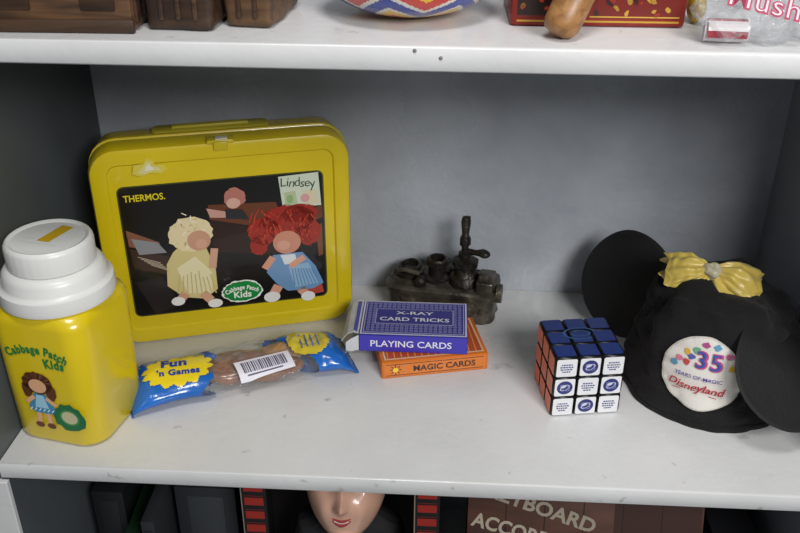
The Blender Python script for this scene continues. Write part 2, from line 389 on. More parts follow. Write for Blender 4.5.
d.ell(.0185,.0295,.0140,.0125,'#1c6a3c',1,seg=22,jag=.22); d.ell(.0185,.0300,.0086,.0074,'#3a8a50',2); d.ell(.0185,.0300,.0068,.0058,'#c2bd96',3)
d.build('front_print',TH,'green lettering and small printed figure')

# ---------------------------------------------------------------- candy bag
CB=thing('candy_bag',(.158,.1145,0),math.radians(23),'crumpled blue candy bag with yellow burst and clear middle','candy bag')
L=.190
def prof(s):
    e=min(s,1-s); k=min(1,e/.12); return math.sin(k*PI/2)**.7
blue=pm('#1f66bd',.20,0,.14,25,bump=.5,bscale=70,coat=.4,name='blue_foil'); clear=clearplastic('clear_wrap',(.98,.98,.98),.16)
def crump(x,y,z):
    m=.22+.78/(1+math.exp(-(x+.022)*260))          # smooth printed end, crumpled middle
    return m*(noise.noise(Vector((x*45,y*50,z*30)))*.0046+noise.noise(Vector((x*120,y*130,z*60)))*.0018)
def bagtop(u,v):
    s=max(0,min(1,u/L+.5)); pr=prof(s); hh=.0006+.0112*pr; hw=.0270
    c=max(-1,min(1,v/hw)); z=hh*math.sqrt(max(0,1-c*c)); return z,hh,pr
bm=bmesh.new(); N=110; K=64; rings=[]
for i in range(N+1):
    s=i/N; pr=prof(s); x=(s-.5)*L
    hw=.0270; hh=.0006+.0112*pr
    ring=[]
    for k in range(K):
        a=2*PI*k/K; y=hw*math.cos(a); z=hh*math.sin(a)
        nn=crump(x,y,max(z,0))*(pr*.9+.1)
        zz=z+(nn if z>0 else nn*.3)
        ring.append(Vector((x+(.0022 if (i in(0,N) and k%2) else 0),y*(1+.05*math.sin(s*21)),max(zz+hh*.95+.0012,.0006))))
    rings.append(ring)
def bagm(i,j):
    s=(i+.5)/N; y=math.cos(2*PI*(j+.5)/K)
    if s<.37+.03*math.sin(y*7)-.05*max(0,-y): return 0
    if s<.73-.10*y: return 1
    return 0
loft(bm,rings,mf=bagm)
finish('wrapper',bm,[blue,clear],CB)
br=pm('#8a552c',.3,0,.25,60,coat=.5,name='caramel_brown'); tan=pm('#c09058',.35,0,.2,60,name='light_tan')
for n,(x,y,sx,sy,rz,m) in enumerate(((-.004,.002,.031,.020,.05,br),(.036,.008,.018,.013,-.1,tan),(.026,-.012,.026,.010,.1,br))):
    bm=bmesh.new(); ball(bm,(x,y,.0118),(sx,sy,.0098),rot=Matrix.Rotation(rz,4,'Z'),u=36,v=24); rough_up(bm,.0022,90,n); finish('candy',bm,m,CB)
def bagmap(u,v,h):
    z,hh,pr=bagtop(u,v); nn=crump(u,v,z)*(pr*.9+.1)
    return Vector((u,v*(1+.05*math.sin((u/L+.5)*21)),z+nn+hh*.95+.0019+h))
d=Decal(bagmap,.22,.4)
nx,ny=60,44; bu,bv=-.053,-.0035
for i in range(nx):
    for j in range(ny):
        u=-.084+.062*(i+.5)/nx; v=-.0245+.043*(j+.5)/ny
        a=math.atan2((v-bv)/.0200,(u-bu)/.030); rr_=math.hypot((v-bv)/.0200,(u-bu)/.030)
        if rr_<.82+.16*abs(math.sin(a*7)):
            d.rect(-.084+.062*i/nx,-.0245+.043*j/ny,-.084+.062*(i+1)/nx,-.0245+.043*(j+1)/ny,'#e8cf24',1)
nx,ny=36,36
for i in range(nx):
    for j in range(ny):
        u=.036+.052*(i+.5)/nx; v=-.024+.048*(j+.5)/ny
        if ((u-.060)/.0185)**2+((v-.002)/.0205)**2<1: d.rect(.036+.052*i/nx,-.024+.048*j/ny,.036+.052*(i+1)/nx,-.024+.048*(j+1)/ny,'#dcc63c',1)
for k in range(4): d.line(.052+.005*k,-.010,.054+.005*k,.012,.0012,'#3a62a8',4)
for k in range(5): d.line(-.088+.001*k,.019-.001*k,-.078+.006*k,.021,.0009,'#e6ecf4',2)
d.text('Fun',-.055,.0040,.0142,'#1d3f9a',5,bold=.045,rot=-.12,sp=1.06); d.text("'n Games",-.053,-.0085,.0096,'#1d3f9a',5,bold=.04,xs=.9,rot=-.12,sp=1.08)
d.build('printed_label',CB,'yellow burst with blue lettering')
def bcmap(u,v,h):
    U,V=.017+u*.98-v*.15,-.0190+v*.80+u*.06
    z,hh,pr=bagtop(U,V)
    return Vector((U,V-.0014,z+hh*.95+.0040+h))
bc=Decal(bcmap,.5)
for a in range(12):
    for b in range(8): bc.rect(-.024+a*.004,-.0090+b*.0025,-.024+(a+1)*.004,-.0090+(b+1)*.0025,'#dfdce6',1)
xx=-.019
while xx<.018:
    w_=random.choice((.0005,.0008,.0012))
    for q in range(4): bc.rect(xx,-.004+.003*q,xx+w_,-.001+.003*q,'#3c3658',3)
    xx+=w_+random.choice((.0005,.0009))
bc.line(-.017,-.0062,.014,-.0062,.0012,'#4a4560',3)
bc.build('barcode_label',CB,'white barcode sticker')
bm=bmesh.new(); box(bm,-.098,-.004,.003,.012,.016,.0012,.0004,rot=Matrix.Rotation(.5,4,'Z')); finish('seal_tab',bm,pm('#2f6a4c',.4),CB)

# ---------------------------------------------------------------- card boxes
def cardbox(name,loc,rz,label,side,BW,BD,BH):
    e=thing(name,loc,rz,label,'playing cards box')
    bm=bmesh.new(); box(bm,BW/2,BD/2,BH/2,BW,BD,BH,.0006); finish('carton',bm,pm(side,.4,0,.05,30),e)
    return e
BW,BD,BH=.094,.057,.0172
OB=cardbox('card_box',(.2785,.1205,0),math.radians(13),'orange playing cards box lying under the blue one','#d9741f',.094,.060,.0170)
d=Decal(plane((0,0,0),(1,0,0),(0,0,1)),.3,.2)
d.rect(.002,.0015,.092,.0155,'#dd7a24',0); d.line(.004,.003,.090,.003,.0006,'#3a1a10',1); d.line(.004,.014,.090,.014,.0006,'#3a1a10',1)
d.text('MAGIC CARDS',.055,.0082,.0080,'#2a1712',2,bold=.02,xs=1.05)
for k in range(8):
    a=k*PI/4; d.line(.012,.0085,.012+.005*math.cos(a),.0085+.005*math.sin(a),.0009,'#7a1f18',1)
d.ell(.012,.0085,.0025,.0025,'#f4d23c',2)
d.build('front_print',OB)
d=Decal(plane((0,0,.0170),(1,0,0),(0,1,0)),.3,.2)
d.rect(.003,.003,.091,.057,'#e9c9a0',0); d.rect(.0045,.0045,.0895,.0555,'#c8501f',1)
for k in range(14): d.line(.006+.006*k,.0045,.009+.006*k,.0555,.001,'#e9a23c',2)
d.build('top_print',OB)
BB=cardbox('card_box',(.2575,.1365,.0178),math.radians(0),'blue playing cards box with open end flap','#33329a',BW,BD,BH)
d=Decal(plane((0,0,0),(1,0,0),(0,0,1)),.3,.2)
d.rect(.0006,.0008,BW-.0006,BH-.0006,'#4038b4',0)
d.text('PLAYING CARDS',BW/2-.002,.0084,.0090,'#eceefa',2,bold=.012,xs=1.05); d.build('front_print',BB)
d=Decal(plane((0,0,BH),(1,0,0),(0,1,0)),.3,.2)
d.rect(.0008,.0008,BW-.0008,BD-.0008,'#dcdcec',0); d.rect(.0022,.0022,BW-.0022,BD-.0022,'#38329a',1)
d.rect(.0032,.0032,BW-.0032,BD-.0032,'#b9b9d8',2); d.rect(.0040,.0040,BW-.0040,BD-.0040,'#322c8e',3)
for i in range(20):
    for j in range(12):
        if j<3 or j>8 or i<2 or i>17:
            cx,cy=.007+i*.00421,.0068+j*.00395
            d.ring(cx,cy,.0009,.0017,'#9a9ad0',4,seg=8); d.line(cx-.002,cy,cx+.002,cy,.0004,'#7a7ac0',4)
d.rect(.0125,.0170,BW-.0125,.0415,'#b9b9d8',4); d.rect(.0133,.0178,BW-.0133,.0407,'#2e2a8c',5)
d.text('X-RAY',BW/2,.0350,.0070,'#f2f2fa',6,bold=.015,xs=1.6); d.text('CARD TRICKS',BW/2,.0245,.0082,'#f2f2fa',6,bold=.015,xs=1.20)
d.build('top_print',BB)
bm=bmesh.new(); wc=pm('#cfd1d6',.5,0,.10,60,name='white_card_inside'); bc2=pm('#4a4aa8',.4,0,.1,60)
def sheet(bm,rows,mi=0,th=.0004):
    top=[]
    for a_,b_ in rows: top.append((Vector(a_),Vector(b_)))
    for (a0,b0),(a1,b1) in zip(top,top[1:]):
        n=(b0-a0).cross(a1-a0).normalized()*th
        vs=[bm.verts.new(p) for p in (a0,b0,b1,a1,a0+n,b0+n,b1+n,a1+n)]
        for f in ((0,1,2,3),(7,6,5,4),(0,4,5,1),(1,5,6,2),(2,6,7,3),(3,7,4,0)):
            bm.faces.new([vs[i] for i in f]).material_index=mi
sheet(bm,[((-.0004,.001,BH),(-.0004,BD-.001,BH)),((-.005,.0015,BH+.001),(-.0055,BD-.002,BH+.0012)),((-.010,.001,BH-.001),(-.010,BD-.006,BH-.0005)),((-.0150,-.001,BH-.007),(-.0135,BD-.012,BH-.006))],0)
sheet(bm,[((-.0002,.003,.0006),(-.0002,BD-.003,.0006)),((-.007,.003,-.001),(-.007,BD-.004,-.001)),((-.013,.004,-.006),(-.012,BD-.006,-.006))],0)
sheet(bm,[((-.0004,.0005,.0010),(-.0004,.0005,BH-.001)),((-.007,-.003,.0015),(-.007,-.003,BH-.003)),((-.011,-.004,.003),(-.011,-.004,BH-.006))],0)
sheet(bm,[((-.0016,.003,BH+.0010),(-.0016,BD-.004,BH+.0010)),((-.0045,.004,BH+.0018),(-.0045,BD-.006,BH+.0019))],1)
finish('end_flap',bm,[wc,bc2],BB,smooth=False)['label']='bent open card flap, white and blue'

# ---------------------------------------------------------------- twisty cube
CU=thing('puzzle_cube',(.4191,.0778,0),.1573,'twisty puzzle cube with white, blue and orange stickers','puzzle cube')
bm=bmesh.new(); a=.019
for i in range(3):
    for j in range(3):
        for k in range(3): box(bm,a*(i+.5),a*(j+.5),a*(k+.5),a-.0003,a-.0003,a-.0003,.0012,seg=1)
finish('cube_body',bm,pm('#0c0c0e',.35,0,.05),CU)
d=Decal(plane((0,0,0),(1,0,0),(0,0,1)),.3,.2)
for i in range(3):
    for k in range(3):
        x,y=a*i,a*k; d.rrect(x+.0013,y+.0013,x+a-.0013,y+a-.0013,.0015,'#e6e6e8',1)
        cx,cy=x+a/2,y+a/2
        if (i+k)%2==1:
            d.ell(cx,cy,.0064,.0064,'#232a72',2); d.ring(cx,cy,.0034,.0042,'#c9cce0',3,sy=.6,rot=.5); d.ring(cx,cy,.0040,.0047,'#8088b8',3,sy=.5,rot=-.6); d.ell(cx-.0012,cy+.0014,.0024,.0014,'#c9cce0',4,rot=.4)
        else:
            for q,ww in ((.0030,.0044),(.0008,.0054),(-.0014,.0050),(-.0036,.0034)):
                xx=-ww
                while xx<ww-.0008:
                    l_=random.uniform(.0008,.0020); d.line(cx+xx,cy+q,cx+min(xx+l_,ww),cy+q,.0012,'#3d4680',2); xx+=l_+.0005
d.build('front_stickers',CU,'white stickers with blue round emblems')
for nm,orig,xv,yv,c in (('side_stickers',(0,3*a,0),(0,-1,0),(0,0,1),'#f0620c'),('top_stickers',(0,0,3*a),(1,0,0),(0,1,0),'#1e3478'),('side_stickers',(3*a,0,0),(0,1,0),(0,0,1),'#b01c20'),('side_stickers',(3*a,3*a,0),(-1,0,0),(0,0,1),'#e0c51e')):
    d=Decal(plane(orig,xv,yv),.3,.2)
    for i in range(3):
        for k in range(3): d.rrect(a*i+.0016,a*k+.0016,a*i+a-.0016,a*k+a-.0016,.0015,c,1)
    if nm=='top_stickers':
        d.ring(.0285,.033,.0125,.0143,'#3a648e',2,sy=.62,a0=.3,a1=5.4); d.ring(.0285,.033,.0070,.0088,'#3a648e',3,sy=.5,a0=3.4,a1=8.6)
    d.build(nm,CU)

# ---------------------------------------------------------------- cast metal device
iron=pm('#5c564c',.36,.6,.6,60,bump=1,bscale=140,name='tarnished_iron'); iron2=pm('#3c3833',.34,.7,.55,60,bump=.9,bscale=170,name='dark_iron')
MT=thing('metal_valve_block',(.330,.243,0),math.radians(-9),'dark tarnished cast metal block with cylinders and upright valve','metal device')
bm=bmesh.new()
rr=rrect(.103,.050,.010,8)
loft(bm,[[Vector((x*q,y*q2,z)) for x,y in rr] for q,q2,z in ((.97,.97,0),(1,1,.002),(.985,.97,.006),(.98,.96,.014),(.985,.97,.022),(1,1,.025),(1.025,1.05,.0265),(1.025,1.05,.0305),(.99,.98,.032))])
for x in (-.043,-.018,.012,.040): lathe(bm,[(0,0),(.0034,0),(.0030,.0022),(0,.0026)],seg=8,M=Matrix.Translation((x,-.0236,.014))@Matrix.Rotation(PI/2,4,'X'))
for x in (-.030,.026): box(bm,x,-.0240,.014,.014,.003,.014,.001)
for x in (-.030,.026): box(bm,x,-.0256,.014,.008,.002,.008,.0008)
bmesh.ops.subdivide_edges(bm,edges=[e for e in bm.edges if e.calc_length()>.02],cuts=6,use_grid_fill=True)
rough_up(bm,.0022,110)
for v in bm.verts: v.co.z=max(0,v.co.z)
finish('base_block',bm,iron,MT)
def mcyl(name,prof,x,y,z=.0315,mat=iron2,seg=28,tiltx=0):
    bm=bmesh.new(); lathe(bm,prof,0,0,seg,M=Matrix.Translation((x,y,z))@Matrix.Rotation(tiltx,4,'Y')); rough_up(bm,.0014,150,x*100); return finish(name,bm,mat,MT)
mcyl('cylinder',[(0,0),(.0135,0),(.0138,.005),(.0115,.006),(.0118,.011),(.0095,.012),(.0085,.0115),(.0082,.008),(0,.008)],-.034,.003,tiltx=-.08)
mcyl('cylinder',[(0,0),(.012,0),(.0125,.003),(.0080,.005),(.0080,.014),(.0100,.016),(.0100,.022),(.0085,.0235),(.0072,.023),(.007,.015),(0,.015)],-.008,.000,tiltx=.04)
mcyl('cylinder',[(0,0),(.0060,0),(.0060,.006),(.0045,.009),(0,.010)],-.021,-.016,tiltx=.1)
mcyl('valve_body',[(0,0),(.015,0),(.0145,.007),(.0110,.010),(.0105,.018),(.0125,.020),(.0120,.025),(.007,.028),(0,.028)],.020,-.002)
bm=bmesh.new()
lathe(bm,[(0,.055),(.006,.055),(.006,.064),(.0034,.066),(.0034,.072),(.0054,.073),(.0052,.079),(.0036,.083),(.0046,.096),(.0036,.101),(0,.102)],.019,-.002,20)
tube(bm,[(.019,-.002,.066),(.030,-.004,.066),(.037,-.005,.067)],[.0028,.0028,.0040],12)
ball(bm,(.038,-.006,.067),(.0056,.005,.0036)); rough_up(bm,.0010,150)
finish('valve_stem',bm,iron2,MT)
bm=bmesh.new(); box(bm,.041,-.006,.0375,.016,.030,.012,.002); box(bm,.040,-.012,.046,.010,.012,.008,.002); box(bm,.004,.014,.036,.030,.010,.008,.002)
lathe(bm,[(0,-.008),(.009,-.008),(.009,-.003),(.006,-.001),(0,-.001)],seg=20,M=Matrix.Translation((.049,-.012,.030))@Matrix.Rotation(-PI/2,4,'Y'))
tube(bm,[(-.048,-.010,.032),(-.046,-.010,.041),(-.036,-.012,.044),(-.022,-.013,.042)],[.0022]*4,8)
rough_up(bm,.0010,150,4)
finish('side_fitting',bm,iron,MT)

# ---------------------------------------------------------------- round-eared hat
felt=pm('#0b0b0d',.95,0,.25,160,bump=.6,bscale=420,sheen=.04,name='black_felt')
HX,HY=.5575,.136
HT=thing('novelty_hat',(HX,HY,0),0,'soft black felt cap with two round ears and yellow bow','hat')
hp=[(.0680,0),(.0700,.002),(.0702,.010),(.0690,.026),(.0670,.044),(.0635,.060),(.0595,.074),(.0540,.086),(.0470,.0935),(.036,.0970),(.018,.0985),(0.0001,.099)]
def hr(z):
    for (r0,z0_),(r1,z1_) in zip(hp,hp[1:]):
        if z<=z1_: return r0+(r1-r0)*(z-z0_)/(z1_-z0_)
    return 0
A0=math.radians(-113); ZC=.0495
def hrf(a_,z):
    da=(a_-A0+PI)%(2*PI)-PI
    m=1-math.exp(-((da/.55)**2+((z-ZC)/.034)**2)**2)
    q=Vector((math.cos(a_)*1.6,math.sin(a_)*1.6,z*18))
    wr=.12*noise.noise(q+Vector((4,0,0)))+.13*abs(noise.noise(q*1.7+Vector((0,3,z*30))))+.045*noise.noise(Vector((math.cos(a_)*4,math.sin(a_)*4,z*60)))
    zf=min(1,z/.02)
    return 1+.016*math.sin(3*a_+.8)+(wr-.030)*m*(.3+.7*zf)
bm=bmesh.new()
pr=[]
for i in range(len(hp)-1):
    for k in range(5):
        t_=k/5; pr.append((hp[i][0]*(1-t_)+hp[i+1][0]*t_,hp[i][1]*(1-t_)+hp[i+1][1]*t_))
pr.append(hp[-1])
lathe(bm,pr,seg=128,rf=hrf)
for v in bm.verts:
    if v.co.z>.065:
        f_=(v.co.z-.065)/.034
        v.co.z+=f_*(noise.noise(Vector((v.co.x*40,v.co.y*40,1)))*.017-.10*max(0,v.co.x-.005))
        v.co.x-=.003*f_
finish('crown',bm,felt,HT,angle=80)
bm=bmesh.new()
lathe(bm,[(.0690,.0002),(.0712,.0006),(.0716,.003),(.0708,.0055),(.0690,.0058)],seg=128,rf=hrf)
finish('hem',bm,felt,HT)
def ear(c,n,rad,roll=0,sy=1,bend=0,th=1):
    c=Vector(c)-Vector((HX,HY,0)); q=Vector(n).normalized().to_track_quat('Z','Y').to_matrix().to_4x4()
    bm=bmesh.new()
    lathe(bm,[(0,-.0030*th),(rad*.5,-.0030*th),(rad*.8,-.0028*th),(rad*.95,-.0020*th),(rad*.99,-.0008*th),(rad,.0004*th),(rad*.99,.0012*th),(rad*.955,.0016*th),(rad*.93,.0015*th),(rad*.8,.0014*th),(rad*.5,.0016*th),(0,.0018*th)],seg=72,rf=lambda a_,z:1+.012*math.sin(2*a_+1))
    for v in bm.verts:
        x,y,z=v.co; v.co=Vector((x,y*sy,z+bend*(x*x)/rad+.0022*math.sin(x*70+y*30)))
    bmesh.ops.transform(bm,matrix=Matrix.Translation(c)@q@Matrix.Rotation(roll,4,'Z'),verts=bm.verts)
    return finish('ear',bm,pm('#0f0f11',.75,0,.15,90,bump=.3,bscale=400,name='black_ear_felt'),HT)
ear((.4945,.203,.0555),(-.70,-.56,.30),.0495)
ear((.5915,.0700,.0570),(.40,-.44,.68),.0460,roll=.5,bend=-.12,th=.75)
def hmap(u,v,h):
    z=ZC+v*.93; r=hr(z); a_=A0+u/.066; r=r*hrf(a_,z)+.0009+h*2
    return Vector((r*math.cos(a_),r*math.sin(a_),z+.2*h))
d=Decal(hmap,.6)
d.ell(0,0,.0310,.0325,'#cfc9bf',1,seg=56,rings=10)
d.ell(0,0,.0296,.0310,'#e2ddd5',2,seg=56,rings=10)
d.text('35',.005,.0125,.0200,'#c84a86',5,bold=.045,sp=1.1); d.text('35',.0043,.0130,.0200,'#3a4fa0',8,bold=.0,sp=1.1)
for (x,y,c) in ((-.018,.010,'#d87a96'),(-.013,.017,'#d8aa3a'),(-.021,.0045,'#5a98bc'),(-.012,.008,'#c24a4a'),(-.006,.020,'#6aa888'),(.019,.020,'#c66a92'),(.000,.026,'#a84a82'),(.022,.010,'#d8aa3a'),(-.009,.014,'#5a5aa0'),(.009,.026,'#5a98bc')):
    d.ell(x,y,.0030,.0026,c,4,seg=10,jag=.5)
d.text('YEARS OF MAGIC',-.001,-.0020,.0044,'#4a3a8c',9,bold=.015)
def wob(x,y): return (x,y*(1+.10*math.sin(x*420))+.0004*math.sin(x*300))
d.text('Disneyland',-.0020,-.0115,.0094,'#b01f2c',7,bold=.015,shear=.25,xs=.97,warp=wob)
d.line(-.018,-.0172,.014,-.0178,.0006,'#b01f2c',7)
d.build('round_patch',HT,'round white souvenir patch with red lettering')
sat=pm('#cdb456',.34,0,.15,60,sheen=.2,bump=.4,bscale=60,name='yellow_satin')
def wing(bm,c,dirv,upv,Lw,wmax,th,seed=0):
    c,dv,uv=Vector(c),Vector(dirv).normalized(),Vector(upv).normalized(); wv=dv.cross(uv).normalized(); rings=[]
    for i in range(27):
        s=i/26; wd=wmax*(.22+.78*math.sin(min(1,s*1.15)*PI/2)); tt=th*(.35+.8*math.sin(PI*min(1,s*.9+.05)))*(1 if s<.9 else .7)
        ring=[]
        for k in range(56):
            a_=2*PI*k/56; pl=1+.22*math.cos(9*a_+1.3+seed)*(1-.3*s)+.40*noise.noise(Vector((math.cos(a_)*2.4+seed,math.sin(a_)*2.4,s*5)))
            ring.append(c+dv*(Lw*s+.009*noise.noise(Vector((math.cos(a_)*2,math.sin(a_)*2,seed)))*s)+wv*(wd*math.cos(a_)*(.8+.2*pl))+uv*(tt*math.sin(a_)*pl+.002*math.sin(s*5)))
        rings.append(ring)
    loft(bm,rings)
bm=bmesh.new(); bc_=(-.013,.002,.1070)
wing(bm,bc_,(-1,.06,.02),(0,-.55,.85),.035,.0155,.0075,0)
wing(bm,bc_,(1,-.22,-.22),(.15,-.5,.9),.040,.0175,.0080,3)
wing(bm,bc_,(-.8,-.6,-.35),(0,-.3,.95),.022,.008,.0020,5)
wing(bm,bc_,(.6,-.8,-.40),(0,-.3,.95),.024,.009,.0020,7)
finish('bow',bm,sat,HT,angle=80)
bm=bmesh.new(); ball(bm,(-.013,-.003,.110),(.0075,.0065,.0065),u=30,v=20); rough_up(bm,.003,180); finish('bow_knot',bm,pm('#c0b79c',.4,0,.2,80,bump=.4),HT)

# ---------------------------------------------------------------- things on the upper shelf
UZ=HU+T+.0002
wd1=woodm('old_brown_wood','36251a','6b4c31',18,(1,8,8)); wd2=woodm('dark_wood','2a1b12','48311f',18,(1,8,8)); wd3=woodm('pale_turned_wood','835a32','ab7c4c',30,(6,1,6),.4)
WB=thing('wooden_crate',(.0660,.0510,UZ),math.radians(1.5),'old brown wooden box with dark battens','wooden box')
bm=bmesh.new(); box(bm,0,0,.035,.148,.085,.070,.0015)
finish('box_body',bm,wd1,WB)
bm=bmesh.new()
box(bm,0,-.0425,.004,.150,.004,.008,.0008); box(bm,0,-.0425,.052,.150,.004,.006,.0008)
for k in range(5): box(bm,.0745,-.034+k*.017,.035,.003,.007,.060,.0006)
for k in range(3): box(bm,-.045+k*.05,-.0432,.024,.020,.002,.022,.0006)
finish('edge_battens',bm,wd2,WB)
def block(loc,rz,sx,sy,sz,m1,m2,label,cuts):
    e=thing('wooden_block',loc,rz,label,'wooden block','wooden blocks on the upper shelf')
    bm=bmesh.new(); box(bm,0,0,sz/2,sx,sy,sz,.004,seg=3)
    bmesh.ops.subdivide_edges(bm,edges=[q for q in bm.edges if q.calc_length()>.02],cuts=7,use_grid_fill=True); rough_up(bm,.0022,60,sx*90)
    for v in bm.verts: v.co.z=max(0,v.co.z)
    finish('block_body',bm,m1,e)
    bm=bmesh.new(); box(bm,0,0,sz+.0025,sx-.008,sy-.010,.005,.0015)
    for k in range(cuts): box(bm,-sx/2+sx*(k+1)/(cuts+1),-sy/2-.0002,sz*.5,.0028,.002,sz*.7,.0006)
    finish('carved_trim',bm,m2,e)
block((.1685,.053,UZ),math.radians(-2),.041,.073,.044,wd2,wd1,'dark wooden block with carved edges',3)
block((.2095,.058,UZ),math.radians(-6),.030,.064,.040,woodm('mid_brown_wood','443020','66492f',18,(1,8,8)),wd2,'small brown wooden block set at an angle',2)
SP=thing('spinning_top',(.3015,.0735,UZ),0,'tin spinning top with zigzag pattern in bright colours','spinning top')
tm=[pm(c,.25,0,.04,coat=.5) for c in ('#1b3690','#e0ae10','#d2cec2','#bf2416','#6f8fb6')]
bm=bmesh.new(); prf=[]; NR=100
for i in range(NR+1):
    t_=-PI/2+PI*i/NR; prf.append((max(.0001,.057*math.cos(t_)),.027+.0268*math.sin(t_)))
SEG=320
def tmf(i,j):
    p=(j*7/SEG)%1; zig=abs(p*2-1)
    s=i/NR*30
    if s<2.2: return 4
    if s<3.6: return 1
    if s<4.2: return 0
    q=s-4.6*zig
    if q<2.6: return 3
    if q<4.6: return 1
    if q<5.6: return 2
    if q<8.2: return 0
    if q<9.2: return 2
    if q<11.6: return 3
    if s<15.4: return 1
    return 0 if s<17 else (1 if s<22 else 3)
lathe(bm,prf,seg=SEG,mf=tmf); finish('top_body',bm,tm,SP)
bm=bmesh.new(); lathe(bm,[(0,.0001),(.008,.0001),(.009,.002),(.006,.003),(0,.003)]); finish('foot',bm,pm('#8d8d90',.3,.8),SP)
bm=bmesh.new(); lathe(bm,[(0,.053),(.004,.053),(.004,.079),(.010,.083),(.008,.090),(0,.092)]); finish('knob',bm,wd3,SP)
RT=thing('tin_box',(.4165,.0785,UZ),math.radians(1),'dark red tin box with worn yellow ornament','tin box')
bm=bmesh.new(); box(bm,0,0,.030,.106,.068,.060,.003,seg=3); finish('tin_body',bm,pm('#861e14',.35,.1,.25,60),RT)
d=Decal(plane((-.053,-.034,0),(1,0,0),(0,0,1)),.35)
d.rect(.004,.0030,.102,.0042,'#b98c30',0); d.rect(.003,.0055,.103,.050,'#6e1a12',0); d.rect(.004,.007,.030,.048,'#241410',1)
for k in range(34):
    x=random.uniform(.050,.100); y=random.uniform(.008,.030)
    d.ell(x,y,random.uniform(.001,.003),random.uniform(.0008,.002),random.choice(('#3a1a12','#a0782a','#8c2a1a','#b98c34','#2a1410')),1+k%4,seg=9,jag=.5,rot=random.random()*3)
d.line(.048,.0065,.102,.0065,.0008,'#c99a3a',1)
for k in range(12): d.ell(random.uniform(.006,.028),random.uniform(.009,.03),.0016,.0012,random.choice(('#a03a22','#8a5a2a')),2,seg=8,jag=.5)
d.build('front_print',RT)
bm=bmesh.new(); box(bm,0,0,.062,.108,.070,.006,.002); finish('lid',bm,pm('#2c2a26',.4,.3),RT)
WH=thing('turned_spindle',(.3935,.0165,UZ),0,'turned pale wooden spindle leaning on the tin box','wooden spindle')
axis=Vector((.42,.36,.84)).normalized(); Mh=Matrix.Translation((0,0,.0125))@axis.to_track_quat('Z','Y').to_matrix().to_4x4()
bm=bmesh.new(); lathe(bm,[(0,-.0098),(.005,-.0096),(.0090,-.0076),(.0108,-.0035),(.0110,.003),(.0110,.020),(.0108,.036),(.009,.040),(0,.042)],seg=40,M=Mh)
zmin=min(v.co.z for v in bm.verts)
for v in bm.verts: v.co.z-=zmin
finish('turned_grip',bm,wd3,WH)
YS=thing('plastic_toy',(.4795,.062,UZ),0,'small yellow rounded plastic toy piece','toy')
bm=bmesh.new(); ball(bm,(0,0,.010),(.0055,.012,.010)); finish('toy_body',bm,pm('#c9a81e',.35),YS)
bm=bmesh.new(); lathe(bm,[(0,.018),(.004,.018),(.004,.026),(0,.027)]); finish('toy_peg',bm,pm('#c43020',.35),YS)
# plastic bag
PB=thing('plastic_bag',(.524,.0235,UZ),math.radians(-4),'clear crinkled plastic bag with pink and white print','plastic bag')
bm=bmesh.new(); rings=[]
for i in range(71):
    s=i/70; e=min(s,1-s); k2=math.sin(min(1,e/.25)*PI/2)**.8; x=(s-.5)*.108; ring=[]
    for k in range(64):
        a_=2*PI*k/64; y=(.021+.003*math.sin(7*s+1))*math.cos(a_); z=(.001+.0125*k2)*math.sin(a_)
        nz=noise.noise(Vector((x*60,y*60,z*40)))*.008+noise.noise(Vector((x*160,y*160,z*90)))*.004
        ring.append(Vector((x,y+nz*.6,max(.0005,z+.0130+nz*(1 if k2>.1 else .3)))))
    rings.append(ring)
loft(bm,rings); finish('bag_film',bm,clearplastic('crinkled_film',(1,1,1),.24),PB,angle=25)
bm=bmesh.new(); tube(bm,[(-.050,-.013,.0072),(-.040,-.014,.0072),(-.026,-.013,.0072)],.0060,14); finish('bag_contents',bm,pm('#c9c2c6',.5),PB)
def rollmap(u,v,h):
    a_=v/.0066; r=.0061+h+.0006
    return Vector((-.038+u,-.0140+r*math.sin(a_-.75),.0074+r*math.cos(a_-.75)))
d=Decal(rollmap,.4)
for k in range(8):
    y0=-.008+.002*k; d.rect(-.011,y0,.011,y0+.002,'#9c3440' if k in (0,1,5,6) else '#d8d0d2',0)
d.build('red_print_strip',PB)
d=Decal(plane((-.020,-.0165,.0225),(1,0,-.02),(0,.60,.80)),.4)
d.text('Mush',.000,.001,.0170,'#b23a5c',2,bold=.045,xs=1.05,rot=-.20,sp=1.08); d.text('Mush',.000,.001,.0170,'#e6ccd6',5,bold=-.010,xs=1.05,rot=-.20,sp=1.08); d.build('bag_lettering',PB,'pink outlined lettering')

# ---------------------------------------------------------------- lower bay
Z0=LZ+.0002
def gamebox(name,x,y,sx,sy,sz,c,label,cat,c2='#c8c8c8',rz=0):
    e=thing(name,(x,y,Z0),rz,label,cat)
    bm=bmesh.new(); box(bm,0,0,sz/2,sx,sy,sz,.001); finish('cover',bm,pm(c,.5,0,.1,20),e)
    bm=bmesh.new(); box(bm,0,-.0008,sz/2,sx*.6,sy,sz-.02,.0004); finish('spine_band',bm,pm(c2,.5,0,.1,20),e)
    return e
gamebox('storage_case',.024,.17,.030,.14,.175,'#141618','dark grey upright storage case','case','#1c1e20')
gamebox('board_game_box',.050,.150,.014,.15,.150,'#12301a','dark green board game box standing upright','game box','#1c4826',.04)
gamebox('board_game_box',.077,.130,.012,.15,.185,'#26292c','grey board game box standing upright','game box','#1c1e20')
gamebox('storage_case',.118,.165,.056,.14,.190,'#25282c','mid grey flat case standing upright','case','#33373b')
gamebox('storage_case',.598,.130,.040,.16,.160,'#121316','black flat case standing upright','case','#18191c')
DC=thing('display_carton',(.2465,.115,Z0),0,'black and red striped display carton holding a dummy','display box')
bm=bmesh.new(); box(bm,0,.052,.14,.170,.003,.28,.0005); box(bm,0,0,.0015,.170,.105,.003,.0005); box(bm,-.0845,0,.14,.002,.105,.28,.0004); box(bm,.0845,0,.14,.002,.105,.28,.0004)
